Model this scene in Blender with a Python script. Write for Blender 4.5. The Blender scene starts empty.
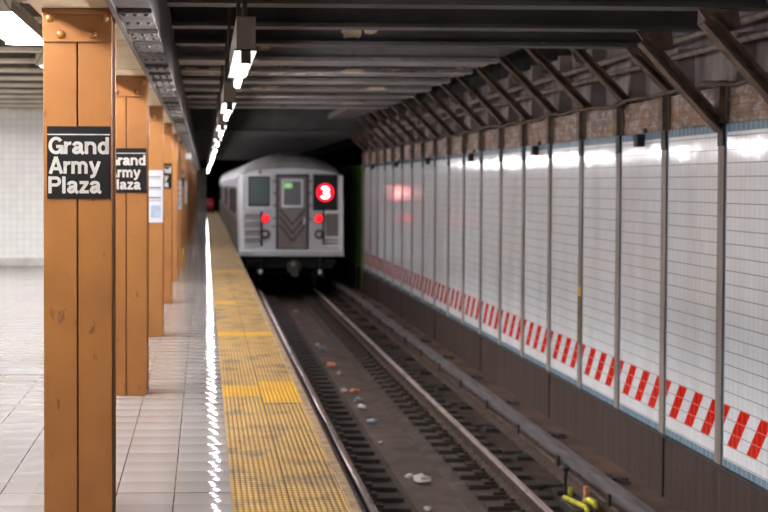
import bpy, bmesh, math, random
from mathutils import Vector, Matrix
random.seed(7)
SC = bpy.context.scene
COL = SC.collection
PI = math.pi
EYE = 1.62          # camera above platform
RAIL = -1.15        # top of running rails
BAY = 1.524
POST0 = 12.08       # first post of the track wall in view
WALLX = 4.06

# ------------------------------------------------------------------ materials
def lin(c):
    out = []
    for v in c:
        v = v / 255.0
        out.append(v / 12.92 if v <= 0.04045 else ((v + 0.055) / 1.055) ** 2.4)
    return (out[0], out[1], out[2], 1.0)

class NT:
    """little node-tree helper"""
    def __init__(s, name):
        s.m = bpy.data.materials.new(name); s.m.use_nodes = True
        s.t = s.m.node_tree; s.n = s.t.nodes; s.l = s.t.links
        s.b = s.n['Principled BSDF']
    def new(s, kind, **kw):
        nd = s.n.new(kind)
        for k, v in kw.items(): setattr(nd, k, v)
        return nd
    def put(s, sock, val):
        if hasattr(val, 'is_output') or isinstance(val, bpy.types.NodeSocket): s.l.new(val, sock)
        else: sock.default_value = val
    def math(s, op, a, b=0.0, c=None):
        nd = s.new('ShaderNodeMath', operation=op)
        s.put(nd.inputs[0], a); s.put(nd.inputs[1], b)
        if c is not None: s.put(nd.inputs[2], c)
        return nd.outputs[0]
    def mix(s, f, a, b):
        nd = s.new('ShaderNodeMix', data_type='RGBA')
        s.put(nd.inputs[0], f); s.put(nd.inputs[6], a); s.put(nd.inputs[7], b)
        return nd.outputs[2]
    def pos(s):
        return s.new('ShaderNodeNewGeometry').outputs['Position']
    def obj(s):
        return s.new('ShaderNodeTexCoord').outputs['Object']
    def sep(s, v):
        nd = s.new('ShaderNodeSeparateXYZ'); s.l.new(v, nd.inputs[0]); return nd.outputs
    def comb(s, x, y, z):
        nd = s.new('ShaderNodeCombineXYZ')
        for i, v in enumerate((x, y, z)): s.put(nd.inputs[i], v)
        return nd.outputs[0]
    def vmul(s, v, k):
        nd = s.new('ShaderNodeVectorMath', operation='MULTIPLY'); s.l.new(v, nd.inputs[0]); nd.inputs[1].default_value = k
        return nd.outputs[0]
    def noise(s, v, scale, detail=4.0, rough=0.55):
        nd = s.new('ShaderNodeTexNoise'); s.l.new(v, nd.inputs['Vector'])
        nd.inputs['Scale'].default_value = scale; nd.inputs['Detail'].default_value = detail
        nd.inputs['Roughness'].default_value = rough
        return nd.outputs['Fac']
    def ramp(s, f, lo, hi):
        nd = s.new('ShaderNodeMapRange'); nd.clamp = True
        s.put(nd.inputs[0], f); nd.inputs[1].default_value = lo; nd.inputs[2].default_value = hi
        return nd.outputs[0]
    def bump(s, h, dist=0.01, strength=1.0, normal=None):
        nd = s.new('ShaderNodeBump'); nd.inputs['Strength'].default_value = strength
        nd.inputs['Distance'].default_value = dist; s.l.new(h, nd.inputs['Height'])
        if normal is not None: s.l.new(normal, nd.inputs['Normal'])
        return nd.outputs[0]
    def celltilt(s, cell, amt):
        wn = s.new('ShaderNodeTexWhiteNoise', noise_dimensions='3D'); s.l.new(cell, wn.inputs['Vector'])
        a = s.new('ShaderNodeVectorMath', operation='SUBTRACT'); s.l.new(wn.outputs['Color'], a.inputs[0]); a.inputs[1].default_value = (.5, .5, .5)
        m = s.new('ShaderNodeVectorMath', operation='SCALE'); s.l.new(a.outputs[0], m.inputs[0]); m.inputs['Scale'].default_value = amt
        g = s.new('ShaderNodeNewGeometry')
        ad = s.new('ShaderNodeVectorMath', operation='ADD'); s.l.new(g.outputs['Normal'], ad.inputs[0]); s.l.new(m.outputs[0], ad.inputs[1])
        n = s.new('ShaderNodeVectorMath', operation='NORMALIZE'); s.l.new(ad.outputs[0], n.inputs[0])
        return n.outputs[0], wn.outputs['Value']
    def done(s, color=None, rough=None, metal=None, normal=None, spec=None):
        if color is not None: s.put(s.b.inputs['Base Color'], color)
        if rough is not None: s.put(s.b.inputs['Roughness'], rough)
        if metal is not None: s.put(s.b.inputs['Metallic'], metal)
        if normal is not None: s.put(s.b.inputs['Normal'], normal)
        if spec is not None: s.put(s.b.inputs['Specular IOR Level'], spec)
        return s.m

def dirty(name, c1, c2, scale=6, lo=.4, hi=.7, rough=.6, metal=0.0, stretch=(1, 1, 1), bump=0.0, spec=.5):
    t = NT(name); p = t.vmul(t.pos(), stretch)
    n = t.noise(p, scale, 6.0)
    f = t.ramp(n, lo, hi)
    col = t.mix(f, lin(c1), lin(c2))
    nm = t.bump(t.noise(p, scale * 4, 4.0), bump) if bump else None
    r = t.math('MULTIPLY_ADD', f, .15, rough)
    return t.done(col, r, metal, nm, spec)

def emit(name, c, strength):
    t = NT(name); t.b.inputs['Base Color'].default_value = lin(c)
    t.b.inputs['Emission Color'].default_value = lin(c); t.b.inputs['Emission Strength'].default_value = strength
    return t.m

M = {}
# orange column paint with chips and scuffs
def orange(name, base, dark, chip):
    t = NT(name); p = t.pos()
    n1 = t.ramp(t.noise(p, 3.0, 5), .35, .7)
    col = t.mix(n1, lin(base), lin(dark))
    sc = t.ramp(t.noise(t.vmul(p, (1, 1, .35)), 22.0, 4), .67, .73)
    col = t.mix(t.math('MULTIPLY', sc, .75), col, lin(chip))
    nm = t.bump(t.noise(p, 30, 3), .002)
    return t.done(col, .48, 0, nm)
M['orange'] = orange('orange_paint', (146, 93, 36), (133, 82, 31), (84, 50, 20))
M['orange_worn'] = orange('worn_orange_paint', (145, 93, 36), (136, 89, 40), (190, 168, 140))
M['rust_shade_side'] = dirty('rusty_shaded_paint', (52, 32, 22), (88, 56, 36), 9, .4, .7, .75, spec=.2)  # rust plus the shade of the column recess, both put into the colour
M['cream'] = dirty('cream_soffit_paint', (214, 198, 170), (196, 176, 146), 2.2, .4, .75, .55)
M['seam'] = dirty('seam_grime', (60, 50, 40), (40, 34, 28), 5)
M['girder'] = dirty('girder_grey_paint', (80, 75, 72), (56, 51, 48), 4, .4, .7, .55, bump=.002)
# dark ceiling steel with flaking patches that show cream undercoat
def flaking(name, base, base2, lo, hi, flake=(196, 178, 148), rust=(92, 62, 42)):
    t = NT(name); p = t.pos()
    n = t.ramp(t.noise(p, 2.3, 6), .35, .7)
    col = t.mix(n, lin(base), lin(base2))
    rn = t.ramp(t.noise(t.vmul(p, (.6, 1.6, 1)), 5.0, 6, .65), .58, .68)
    col = t.mix(t.math('MULTIPLY', rn, .55), col, lin(rust))
    fl = t.ramp(t.noise(t.vmul(p, (.55, 2.2, 1.4)), 1.9, 7, .66), lo, hi)
    col = t.mix(fl, col, lin(flake))
    nm = t.bump(t.math('ADD', t.noise(p, 14, 4), t.math('MULTIPLY', fl, -.6)), .006)
    return t.done(col, .48, 0, nm, .45)
M['beam_dark'] = flaking('dark_beam_paint', (80, 76, 76), (62, 57, 56), .665, .685)
M['beam_flaking'] = flaking('flaking_beam_paint', (148, 144, 144), (118, 114, 114), .595, .615, (226, 212, 186))
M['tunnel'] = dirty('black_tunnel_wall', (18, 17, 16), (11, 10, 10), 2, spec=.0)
M['peel'] = dirty('cream_undercoat', (226, 208, 178), (186, 164, 132), 9, .4, .7, .6)
M['deck'] = dirty('sooty_concrete_deck', (46, 42, 40), (30, 27, 26), 2, spec=.05)
M['brace'] = dirty('rusty_brace_steel', (108, 88, 76), (72, 57, 49), 8, .4, .65, .55)
M['conduit'] = dirty('dusty_conduit', (118, 104, 94), (86, 72, 62), 6, .4, .7, .5)
M['cable'] = dirty('dusty_cable', (92, 72, 58), (66, 52, 44), 6, .4, .7, .7)
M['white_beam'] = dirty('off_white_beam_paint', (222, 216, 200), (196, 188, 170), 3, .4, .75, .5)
M['shaded_web'] = dirty('shaded_beam_web', (128, 120, 110), (104, 96, 86), 3, .4, .75, .7)  # web of the pale beams, its shade darkened into the colour
M['white_deck'] = dirty('grey_white_deck', (112, 104, 94), (92, 84, 76), 2, .4, .75, .7)
M['fixture'] = dirty('dusty_fixture_metal', (142, 132, 122), (112, 101, 92), 7, .4, .7, .45)
M['plate_dull'] = dirty('dusty_reflector_plate', (36, 32, 27), (30, 27, 23), 7, .4, .7, .8, spec=.1)
M['fixture_dark'] = dirty('dark_fixture_metal', (84, 78, 74), (64, 58, 54), 7, .4, .7, .45)
M['tube'] = emit('fluorescent_tube_glow', (252, 250, 255), 152)
M['tube_in'] = emit('fluorescent_tube_glow_inside', (252, 250, 252), 125)
M['reflector'] = dirty('white_reflector', (236, 232, 224), (214, 208, 198), 5)
M['stone_edge'] = dirty('worn_platform_edge', (136, 106, 68), (92, 71, 50), 9, .35, .7, .6, bump=.004)
M['concrete'] = dirty('platform_concrete', (96, 86, 78), (66, 58, 52), 3)
M['sign_black'] = dirty('black_enamel', (20, 19, 19), (27, 25, 25), 6, .4, .8, .55, spec=.15)
M['sign_white'] = dirty('white_lettering', (186, 181, 174), (168, 161, 154), 12, .4, .8, .45)
M['paper'] = dirty('white_paper', (190, 190, 196), (176, 176, 184), 3)
M['paper_ink'] = dirty('dark_ink', (50, 50, 58), (70, 70, 80), 12)
M['paper_blue'] = dirty('pale_blue_ink', (140, 156, 174), (162, 174, 188), 12)
M['trackbed'] = dirty('track_muck', (74, 58, 48), (46, 37, 31), 3.2, .32, .68, .62, bump=.012, spec=.35)
M['trough'] = dirty('damp_trough_concrete', (84, 67, 55), (56, 45, 38), 2.6, .3, .7, .45, bump=.008)
M['tie'] = dirty('oily_tie_wood', (60, 49, 42), (40, 33, 29), 10, .35, .65, .6, stretch=(.3, 1, 1), bump=.006)
M['plate'] = dirty('rusty_tie_plate', (74, 58, 48), (48, 38, 33), 12, .35, .65, .5, metal=.3)
M['rail_side'] = dirty('rusty_rail', (84, 62, 50), (58, 44, 37), 10, .35, .65, .55, metal=.3)
M['rail_top'] = dirty('polished_rail_head', (214, 198, 192), (180, 160, 152), 5, .35, .7, .24, metal=.45, stretch=(4, .3, 1))
M['cover'] = dirty('grey_cover_board', (96, 92, 94), (70, 65, 65), 6, .35, .7, .45, stretch=(3, .3, 1))
M['dark_steel'] = dirty('dark_sooty_steel', (38, 34, 32), (24, 22, 21), 6)
M['ledge'] = dirty('dusty_bench_concrete', (104, 76, 60), (66, 52, 45), 3, .35, .7, .7, stretch=(1, .5, 1), bump=.008)
# lower track wall: streaked dirty concrete
def basewall():
    t = NT('streaked_base_concrete'); p = t.pos()
    n = t.ramp(t.noise(t.vmul(p, (1, 2.2, .25)), 3.2, 6), .3, .7)
    col = t.mix(n, lin((72, 58, 53)), lin((55, 45, 41)))
    st = t.ramp(t.noise(t.vmul(p, (1, 6, .12)), 2.2, 4), .68, .78)
    col = t.mix(t.math('MULTIPLY', st, .7), col, lin((108, 86, 70)))
    return t.done(col, .7, 0, t.bump(t.noise(p, 12, 5), .006), .12)
M['base_wall'] = basewall()
# brown stained band above the tiles
def bandwall():
    t = NT('stained_band_brick'); p = t.pos()
    n = t.noise(t.vmul(p, (1, 1, 1.4)), 3.6, 6)
    z = t.sep(p)[2]
    col = t.mix(t.ramp(n, .38, .62), lin((150, 112, 82)), lin((116, 98, 92)))
    wh = t.ramp(t.noise(t.vmul(p, (1, 1.2, 3)), 4.0, 7, .65), .48, .60)
    col = t.mix(t.math('MULTIPLY', wh, .8), col, lin((176, 164, 158)))
    br = t.new('ShaderNodeTexBrick'); br.offset = .5
    s = t.sep(p); t.l.new(t.comb(s[1], s[2], 0.0), br.inputs['Vector'])
    br.inputs['Scale'].default_value = 1.0; br.inputs['Brick Width'].default_value = .2; br.inputs['Row Height'].default_value = .068
    br.inputs['Mortar Size'].default_value = .005
    col = t.mix(t.math('MULTIPLY', br.outputs['Fac'], .45), col, lin((70, 58, 52)))
    return t.done(col, .7, 0, t.bump(n, .02))
M['band'] = bandwall()
M['upper'] = dirty('sooty_upper_wall', (150, 138, 136), (104, 92, 90), 2.4, .35, .68, .7, stretch=(1, 1.6, .6), bump=.01)
M['post'] = dirty('brown_grey_post_paint', (136, 122, 112), (112, 98, 88), 6, .35, .7, .5, stretch=(1, 1, .3))
M['post_cap'] = dirty('black_post_cap', (34, 32, 30), (46, 40, 36), 6)
M['black_box'] = dirty('black_plastic', (26, 25, 25), (36, 34, 33), 8)
M['tape'] = dirty('yellow_tape', (206, 158, 22), (180, 134, 16), 8)
M['olive'] = dirty('olive_stain_paint', (96, 82, 40), (76, 66, 44), 9)
M['green'] = dirty('dark_green_paint', (150, 176, 84), (92, 118, 60), 2.2, .35, .65, .35, stretch=(1, 3, .1))
M['yellow_paint'] = dirty('yellow_painted_rubber', (186, 178, 40), (146, 138, 30), 14)
M['red_box'] = dirty('red_enamel', (190, 30, 32), (150, 22, 26), 8)
M['pier'] = dirty('pale_pier_tile', (206, 204, 198), (176, 172, 166), 3)

# platform floor tiles
def floortile():
    t = NT('platform_floor_tile'); p = t.pos(); s = t.sep(p)
    T = .3025
    u = t.math('DIVIDE', t.math('ADD', s[0], .158), T); v = t.math('DIVIDE', s[1], T)
    cell = t.comb(t.math('FLOOR', u), t.math('FLOOR', v), 0.0)
    nrm, val = t.celltilt(cell, .010)
    du = t.math('ABSOLUTE', t.math('SUBTRACT', t.math('FRACT', u), .5)); dv = t.math('ABSOLUTE', t.math('SUBTRACT', t.math('FRACT', v), .5))
    dome = t.comb(t.math('MULTIPLY', t.math('SUBTRACT', t.math('FRACT', u), .5), .03), t.math('MULTIPLY', t.math('SUBTRACT', t.math('FRACT', v), .5), .10), 0.0)
    ad = t.new('ShaderNodeVectorMath', operation='ADD'); t.l.new(nrm, ad.inputs[0]); t.l.new(dome, ad.inputs[1])
    nn = t.new('ShaderNodeVectorMath', operation='NORMALIZE'); t.l.new(ad.outputs[0], nn.inputs[0]); nrm = nn.outputs[0]
    gu = t.math('GREATER_THAN', du, .4885); gv = t.math('GREATER_THAN', dv, .489)
    wj = t.math('LESS_THAN', t.math('FRACT', t.math('DIVIDE', t.math('SUBTRACT', s[1], 8.16), T * 8)), .006)   # wider joint every eighth tile
    base = t.mix(val, lin((150, 146, 143)), lin((142, 137, 134)))
    di = t.ramp(t.noise(t.vmul(p, (1.5, .5, 1)), 1.6, 6, .6), .42, .68)
    base = t.mix(t.math('MULTIPLY', di, .35), base, lin((142, 130, 120)))
    lf = t.math('GREATER_THAN', s[0], -.9)
    base = t.mix(t.math('MULTIPLY', lf, .30), base, lin((126, 118, 114)))   # darker tiles on the track side of the columns
    sp = t.ramp(t.noise(p, 40, 3), .68, .76)
    base = t.mix(t.math('MULTIPLY', sp, .3), base, lin((110, 92, 76)))
    col = t.mix(t.math('MULTIPLY', gv, .35), base, lin((112, 101, 92)))
    col = t.mix(t.math('MAXIMUM', t.math('MULTIPLY', gu, .92), t.math('MULTIPLY', wj, .8)), col, lin((68, 60, 53)))
    r = t.math('MULTIPLY_ADD', t.noise(p, 5, 4), .03, .03)
    return t.done(col, r, 0, nrm, .05)
M['floor'] = floortile()
M['threshold'] = dirty('grey_joint_concrete', (112, 110, 108), (98, 96, 94), 6)
# tactile strip
def tactile(name, c1, c2, gap, wear):
    t = NT(name); p = t.pos(); s = t.sep(p)
    P = .0298
    u = t.math('DIVIDE', t.math('SUBTRACT', s[0], .138), P); v = t.math('DIVIDE', s[1], .058)
    fu = t.math('SUBTRACT', t.math('FRACT', u), .5); fv = t.math('SUBTRACT', t.math('FRACT', v), .5)
    d = t.math('SQRT', t.math('ADD', t.math('MULTIPLY', fu, fu), t.math('MULTIPLY', t.math('MULTIPLY', fv, fv), .9)))
    dome = t.math('SUBTRACT', 1.0, t.ramp(d, .22, .46))
    col = t.mix(t.ramp(t.noise(t.vmul(p, (3, 1, 1)), 2.0, 5), .35, .7), lin(c1), lin(c2))
    w = t.ramp(t.noise(t.vmul(p, (1.6, 1, 1)), 2.3, 6, .62), .49, .64)
    col = t.mix(t.math('MULTIPLY', w, wear), col, lin((104, 88, 68)))
    col = t.mix(t.math('MULTIPLY', t.math('SUBTRACT', 1.0, dome), .62), col, lin(gap))
    ds = t.math('ABSOLUTE', t.math('SUBTRACT', s[0], .436))
    col = t.mix(t.math('LESS_THAN', ds, .0035), col, lin((70, 54, 38)))
    dj = t.math('LESS_THAN', t.math('FRACT', t.math('DIVIDE', s[1], .61)), .012)
    col = t.mix(t.math('MULTIPLY', dj, .6), col, lin((96, 78, 52)))
    return t.done(col, .65, 0, t.bump(dome, .006), .12)
M['tactile'] = tactile('worn_tactile_yellow', (174, 138, 72), (158, 122, 62), (84, 64, 40), .95)
M['tactile_new'] = tactile('fresh_tactile_yellow', (196, 146, 26), (184, 136, 22), (150, 106, 20), .2)

# track wall tile: 4 inch grey white tiles, blue borders, red slanted bars
def walltile():
    t = NT('track_wall_tile'); p = t.pos(); s = t.sep(p)
    T = .1045
    yb = t.math('FRACT', t.math('DIVIDE', t.math('SUBTRACT', s[1], POST0), BAY))
    u = t.math('DIVIDE', t.math('SUBTRACT', s[1], POST0), BAY / 14.5); v = t.math('DIVIDE', t.math('ADD', s[2], .40), T)
    cell = t.comb(t.math('FLOOR', u), t.math('FLOOR', v), 3.0)
    nrm, val = t.celltilt(cell, .014)
    du = t.math('ABSOLUTE', t.math('SUBTRACT', t.math('FRACT', u), .5)); dv = t.math('ABSOLUTE', t.math('SUBTRACT', t.math('FRACT', v), .5))
    gu = t.math('GREATER_THAN', du, .466); gv = t.math('GREATER_THAN', dv, .458)
    white = t.mix(val, lin((226, 227, 228)), lin((221, 221, 222)))
    white = t.mix(t.math('MULTIPLY', t.ramp(t.noise(t.vmul(p, (1, 1.4, .3)), 1.4, 5), .45, .75), .35), white, lin((176, 162, 154)))
    tl = t.math('MULTIPLY', yb, BAY)         # distance from the nearer post: every panel starts its bars anew
    ss = t.math('FRACT', t.math('ADD', t.math('DIVIDE', t.math('SUBTRACT', t.math('MULTIPLY_ADD', t.math('ADD', s[2], .40), .95, tl), 1.234), .435), 4.25))
    red = t.math('LESS_THAN', ss, .49)
    red = t.math('MULTIPLY', red, t.math('MULTIPLY', t.math('GREATER_THAN', s[2], -.40), t.math('LESS_THAN', s[2], -.40 + 3 * T)))
    col = t.mix(red, white, lin((204, 34, 18)))
    gr = t.mix(red, lin((128, 121, 118)), lin((206, 96, 76)))
    col = t.mix(t.math('MAXIMUM', t.math('MULTIPLY', gv, .9), t.math('MULTIPLY', gu, .6)), col, gr)
    eb = t.math('GREATER_THAN', t.math('ABSOLUTE', t.math('SUBTRACT', yb, .5)), .5 - .068)
    tb = t.math('MAXIMUM', t.math('LESS_THAN', s[2], -.515), t.math('GREATER_THAN', s[2], 2.035))
    blue = t.mix(val, lin((116, 138, 152)), lin((102, 126, 143)))
    bm = t.math('MAXIMUM', eb, tb)
    bj = t.math('GREATER_THAN', du, .44)
    blue = t.mix(t.math('MULTIPLY', bj, .7), blue, lin((150, 160, 166)))
    col = t.mix(bm, col, blue)
    r = t.math('MULTIPLY_ADD', t.math('MAXIMUM', gv, gu), .4, .11)
    return t.done(col, r, 0, nrm, .28)
M['wall_tile'] = walltile()
def lefttile():
    t = NT('white_wall_tile'); p = t.pos(); s = t.sep(p)
    T = .13
    u = t.math('DIVIDE', s[0], T); v = t.math('DIVIDE', s[2], T)
    du = t.math('ABSOLUTE', t.math('SUBTRACT', t.math('FRACT', u), .5)); dv = t.math('ABSOLUTE', t.math('SUBTRACT', t.math('FRACT', v), .5))
    g = t.math('MAXIMUM', t.math('GREATER_THAN', du, .465), t.math('GREATER_THAN', dv, .465))
    nrm, val = t.celltilt(t.comb(t.math('FLOOR', u), 5.0, t.math('FLOOR', v)), .015)
    col = t.mix(t.math('MULTIPLY', g, .5), t.mix(val, lin((244, 244, 241)), lin((238, 238, 234))), lin((178, 176, 170)))
    return t.done(col, .2, 0, nrm)
M['left_tile'] = lefttile()
# train
def steel(name, c1, c2, rough, ribs=0, metal=.12):
    t = NT(name); p = t.pos(); s = t.sep(p)
    n = t.ramp(t.noise(t.vmul(p, (1, 1, .4)), 2.4, 5), .35, .7)
    col = t.mix(n, lin(c1), lin(c2))
    nm = None
    if ribs:
        w = t.math('SINE', t.math('MULTIPLY', s[2], ribs))
        nm = t.bump(w, .008)
    return t.done(col, rough, metal, nm)
M['steel'] = steel('brushed_train_steel', (212, 212, 216), (196, 196, 200), .36)
M['steel_rib'] = steel('ribbed_train_steel', (200, 192, 186), (180, 172, 166), .36, 62, .7)
M['steel_roof'] = steel('grey_train_roof', (150, 147, 145), (128, 124, 121), .6)
M['steel_dark'] = steel('dull_door_steel', (140, 130, 126), (118, 108, 104), .42)
M['steel_mid'] = steel('grey_gate_steel', (164, 162, 162), (146, 143, 142), .45)
M['coupler'] = dirty('greasy_coupler_steel', (74, 68, 64), (50, 46, 43), 6)
M['steel_bright'] = steel('bright_sill_steel', (240, 240, 242), (228, 228, 230), .4)
M['pane'] = NT('grey_window_glass').done(lin((96, 108, 110)), .08, 0)
M['pane_door'] = NT('grey_door_glass').done(lin((120, 122, 126)), .1, 0)
M['gasket'] = dirty('black_gasket', (30, 28, 28), (42, 38, 37), 8)
M['lamp_red'] = emit('red_tail_lamp', (255, 20, 30), 2.6)
M['bullet_red'] = emit('red_route_disc', (255, 14, 40), 2.3)
M['bullet_white'] = emit('white_route_numeral', (255, 250, 244), 3.0)
M['lcd_green'] = emit('green_route_display', (150, 214, 134), .42)
M['lens'] = NT('headlamp_lens').done(lin((190, 190, 184)), .15, .2)
M['handle'] = NT('white_hose_coupling').done(lin((232, 232, 228)), .35, .1)
M['scrap'] = dirty('crumpled_paper', (206, 200, 192), (170, 162, 154), 20)
M['scrap_blue'] = dirty('blue_grey_plastic', (136, 146, 160), (104, 112, 124), 20)
M['scrap_orange'] = dirty('orange_brown_wrapper', (198, 130, 96), (160, 100, 74), 20)

# ------------------------------------------------------------------ mesh helpers
class MB:
    def __init__(s): s.bm = bmesh.new()
    def box(s, x0, x1, y0, y1, z0, z1, bevel=0.0):
        b = bmesh.new()
        v = [b.verts.new(c) for c in ((x0,y0,z0),(x1,y0,z0),(x1,y1,z0),(x0,y1,z0),(x0,y0,z1),(x1,y0,z1),(x1,y1,z1),(x0,y1,z1))]
        for f in ((3,2,1,0),(4,5,6,7),(0,1,5,4),(1,2,6,5),(2,3,7,6),(3,0,4,7)): b.faces.new([v[i] for i in f])
        if bevel: bmesh.ops.bevel(b, geom=b.edges[:], offset=bevel, segments=2, affect='EDGES', profile=.5)
        s.merge(b); return s
    def merge(s, b, mat=None):
        if mat is not None: bmesh.ops.transform(b, matrix=mat, verts=b.verts)
        me = bpy.data.meshes.new('tmp'); b.to_mesh(me); b.free(); s.bm.from_mesh(me); bpy.data.meshes.remove(me)
    def tube(s, pts, r, seg=10, cap=True):
        pts = [Vector(p) for p in pts]; rings = []
        n = len(pts); up0 = None
        for i, p in enumerate(pts):
            d = (pts[min(i+1, n-1)] - pts[max(i-1, 0)]).normalized()
            ref = Vector((0,0,1)) if abs(d.z) < .9 else Vector((0,1,0))
            a = d.cross(ref).normalized(); c = a.cross(d).normalized()
            rr = r[i] if isinstance(r, (list, tuple)) else r
            rings.append([s.bm.verts.new(p + a*math.cos(t)*rr + c*math.sin(t)*rr) for t in [2*PI*k/seg for k in range(seg)]])
        for i in range(n-1):
            for k in range(seg): s.bm.faces.new((rings[i][k], rings[i][(k+1)%seg], rings[i+1][(k+1)%seg], rings[i+1][k]))
        if cap: s.bm.faces.new(rings[0][::-1]); s.bm.faces.new(rings[-1])
        return s
    def prism(s, poly, axis, a, b):
        """extrude a closed 2-D polygon; axis 'y': poly is (x,z); axis 'x': poly is (y,z)"""
        def P(q, t): return (q[0], t, q[1]) if axis == 'y' else ((t, q[0], q[1]) if axis == 'x' else (q[0], q[1], t))
        A = [s.bm.verts.new(P(q, a)) for q in poly]; B = [s.bm.verts.new(P(q, b)) for q in poly]
        n = len(poly)
        for i in range(n): s.bm.faces.new((A[i], A[(i+1)%n], B[(i+1)%n], B[i]))
        s.bm.faces.new(A[::-1]); s.bm.faces.new(B)
        return s
    def ball(s, c, r, sc=(1,1,1), seg=12):
        b = bmesh.new(); bmesh.ops.create_uvsphere(b, u_segments=seg, v_segments=max(6, seg//2), radius=r)
        s.merge(b, Matrix.Translation(c) @ Matrix.Diagonal((*sc, 1))); return s
    def disc_y(s, c, r, depth, seg=24):
        """short cylinder along Y"""
        return s.tube([(c[0], c[1], c[2]), (c[0], c[1]+depth, c[2])], r, seg)
    def ibeam(s, x0, x1, y, z0, h, bf, tf=.025, tw=.02):
        s.box(x0, x1, y-bf/2, y+bf/2, z0, z0+tf); s.box(x0, x1, y-bf/2, y+bf/2, z0+h-tf, z0+h)
        s.box(x0, x1, y-tw/2, y+tw/2, z0+tf, z0+h-tf); return s
    def build(s, name, mat, parent=None, smooth=False, origin=None):
        bmesh.ops.recalc_face_normals(s.bm, faces=s.bm.faces)
        if origin is not None: bmesh.ops.translate(s.bm, verts=s.bm.verts, vec=-Vector(origin))
        me = bpy.data.meshes.new(name); s.bm.to_mesh(me); s.bm.free(); me.materials.append(mat)
        if smooth:
            for p in me.polygons: p.use_smooth = True
        o = bpy.data.objects.new(name, me); COL.objects.link(o)
        if origin is not None: o.location = origin
        if parent is not None: o.parent = parent
        return o

def tag(o, label=None, cat=None, group=None, kind=None):
    if label: o['label'] = label
    if cat: o['category'] = cat
    if group: o['group'] = group
    if kind: o['kind'] = kind
    return o
def empty(name, loc, label, cat, group=None):
    o = bpy.data.objects.new(name, None); COL.objects.link(o); o.location = loc; o.empty_display_size = .1
    return tag(o, label, cat, group)
def copy_tree(o, parent=None):
    c = o.copy(); COL.objects.link(c)
    if parent is not None: c.parent = parent
    for ch in [q for q in bpy.data.objects if q.parent == o]: copy_tree(ch, c)
    return c
KIDS = {}
def kids(o):
    return [q for q in bpy.data.objects if q.parent == o]
def struct(o): o['kind'] = 'structure'; return o

ONES = ['', 'first', 'second', 'third', 'fourth', 'fifth', 'sixth', 'seventh', 'eighth', 'ninth', 'tenth', 'eleventh', 'twelfth', 'thirteenth',
        'fourteenth', 'fifteenth', 'sixteenth', 'seventeenth', 'eighteenth', 'nineteenth']
TENS = ['', '', 'twenty', 'thirty', 'forty', 'fifty', 'sixty', 'seventy', 'eighty', 'ninety']
TENTH = ['', '', 'twentieth', 'thirtieth', 'fortieth', 'fiftieth', 'sixtieth', 'seventieth', 'eightieth', 'ninetieth']
def nth(n):
    if n < 20: return ONES[n]
    return TENTH[n//10] if n % 10 == 0 else TENS[n//10] + '-' + ONES[n%10]

def arc(cx, cy, rx, ry, a0, a1, n=14):
    return [(cx+rx*math.cos(math.radians(a0+(a1-a0)*i/n)), cy+ry*math.sin(math.radians(a0+(a1-a0)*i/n))) for i in range(n+1)]
TK = .185; HT = TK/2; XH = .735
def glyph(ch):
    """centre lines of a plain heavy grotesque, cap height 1; returns strokes and advance"""
    h = HT; xh = XH
    if ch == 'G':
        return [arc(.41, .5, .41-h, .515-h, 38, 292, 22)[:-1] + [(.52, .10), (.60, .17), (.66, .28), (.672, .42)], [(.42, .445), (.765, .445)], [(.725, .50), (.735, .0)]], .84
    if ch == 'r': return [[(h, 0), (h, xh)], [(h, .40)] + arc(.36, .40, .36-h, xh-h-.40, 175, 95, 6) + [(.39, xh-h)]], .44
    if ch == 'n': return [[(h, 0), (h, xh)], [(h, .38)] + arc(.315, .42, .315-h, xh+.01-h-.42, 170, 0, 12) + [(.63-h, 0)]], .70
    if ch == 'm': return [[(h, 0), (h, xh)], [(h, .40)] + arc(.275, .44, .275-h, xh+.01-h-.44, 170, 0, 10) + [(.55-h, 0)], [(.55-h, .40)] + arc(.73-h, .44, .18, xh+.01-h-.44, 170, 0, 10) + [(.91-h, 0)]], .99
    if ch == 'd': return [arc(.30, .365, .30-h, .375-h, 0, 360, 22), [(.61-h, 0), (.61-h, 1.0)]], .70
    if ch == 'a': return [[(.035+h*.6, .50)] + arc(.29, .52, .29-h*1.1, xh+.01-h-.52, 165, 0, 12) + [(.565-h, .16), (.60, .05), (.63, .03)], [(.55-h, .43), (.36, .395), (.20, .36)] + arc(.235, .20, .235-h, .21-h, 100, 275, 10) + [(.34, .12), (.43, .20), (.47, .30)]], .68
    if ch == 'A': return [[(.085, 0), (.40, 1.0)], [(.715, 0), (.40, 1.0)], [(.20, .295), (.60, .295)]], .82
    if ch == 'y': return [[(.075, xh), (.32, .06)], [(.565, xh), (.31, .0), (.25, -.12), (.17, -.165), (.07, -.155)]], .66
    if ch == 'P': return [[(h, 0), (h, 1)], [(h, 1-h), (.40, 1-h)] + arc(.42, .70, .30-h, .30-h, 80, -80, 12) + [(.40, .40+h), (h, .40+h)]], .78
    if ch == 'l': return [[(h, 0), (h, 1)]], .27
    if ch == 'z': return [[(.03, xh-h), (.53, xh-h)], [(.46, xh-h), (.09, h)], [(.02, h), (.55, h)]], .60
    if ch == '3': return [arc(.35, .735, .24, .265-h, 165, -80, 16) + [(.26, .53)], [(.26, .53)] + arc(.35, .28, .28, .28-h, 85, -165, 16)], .72
    return [], .3
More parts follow.
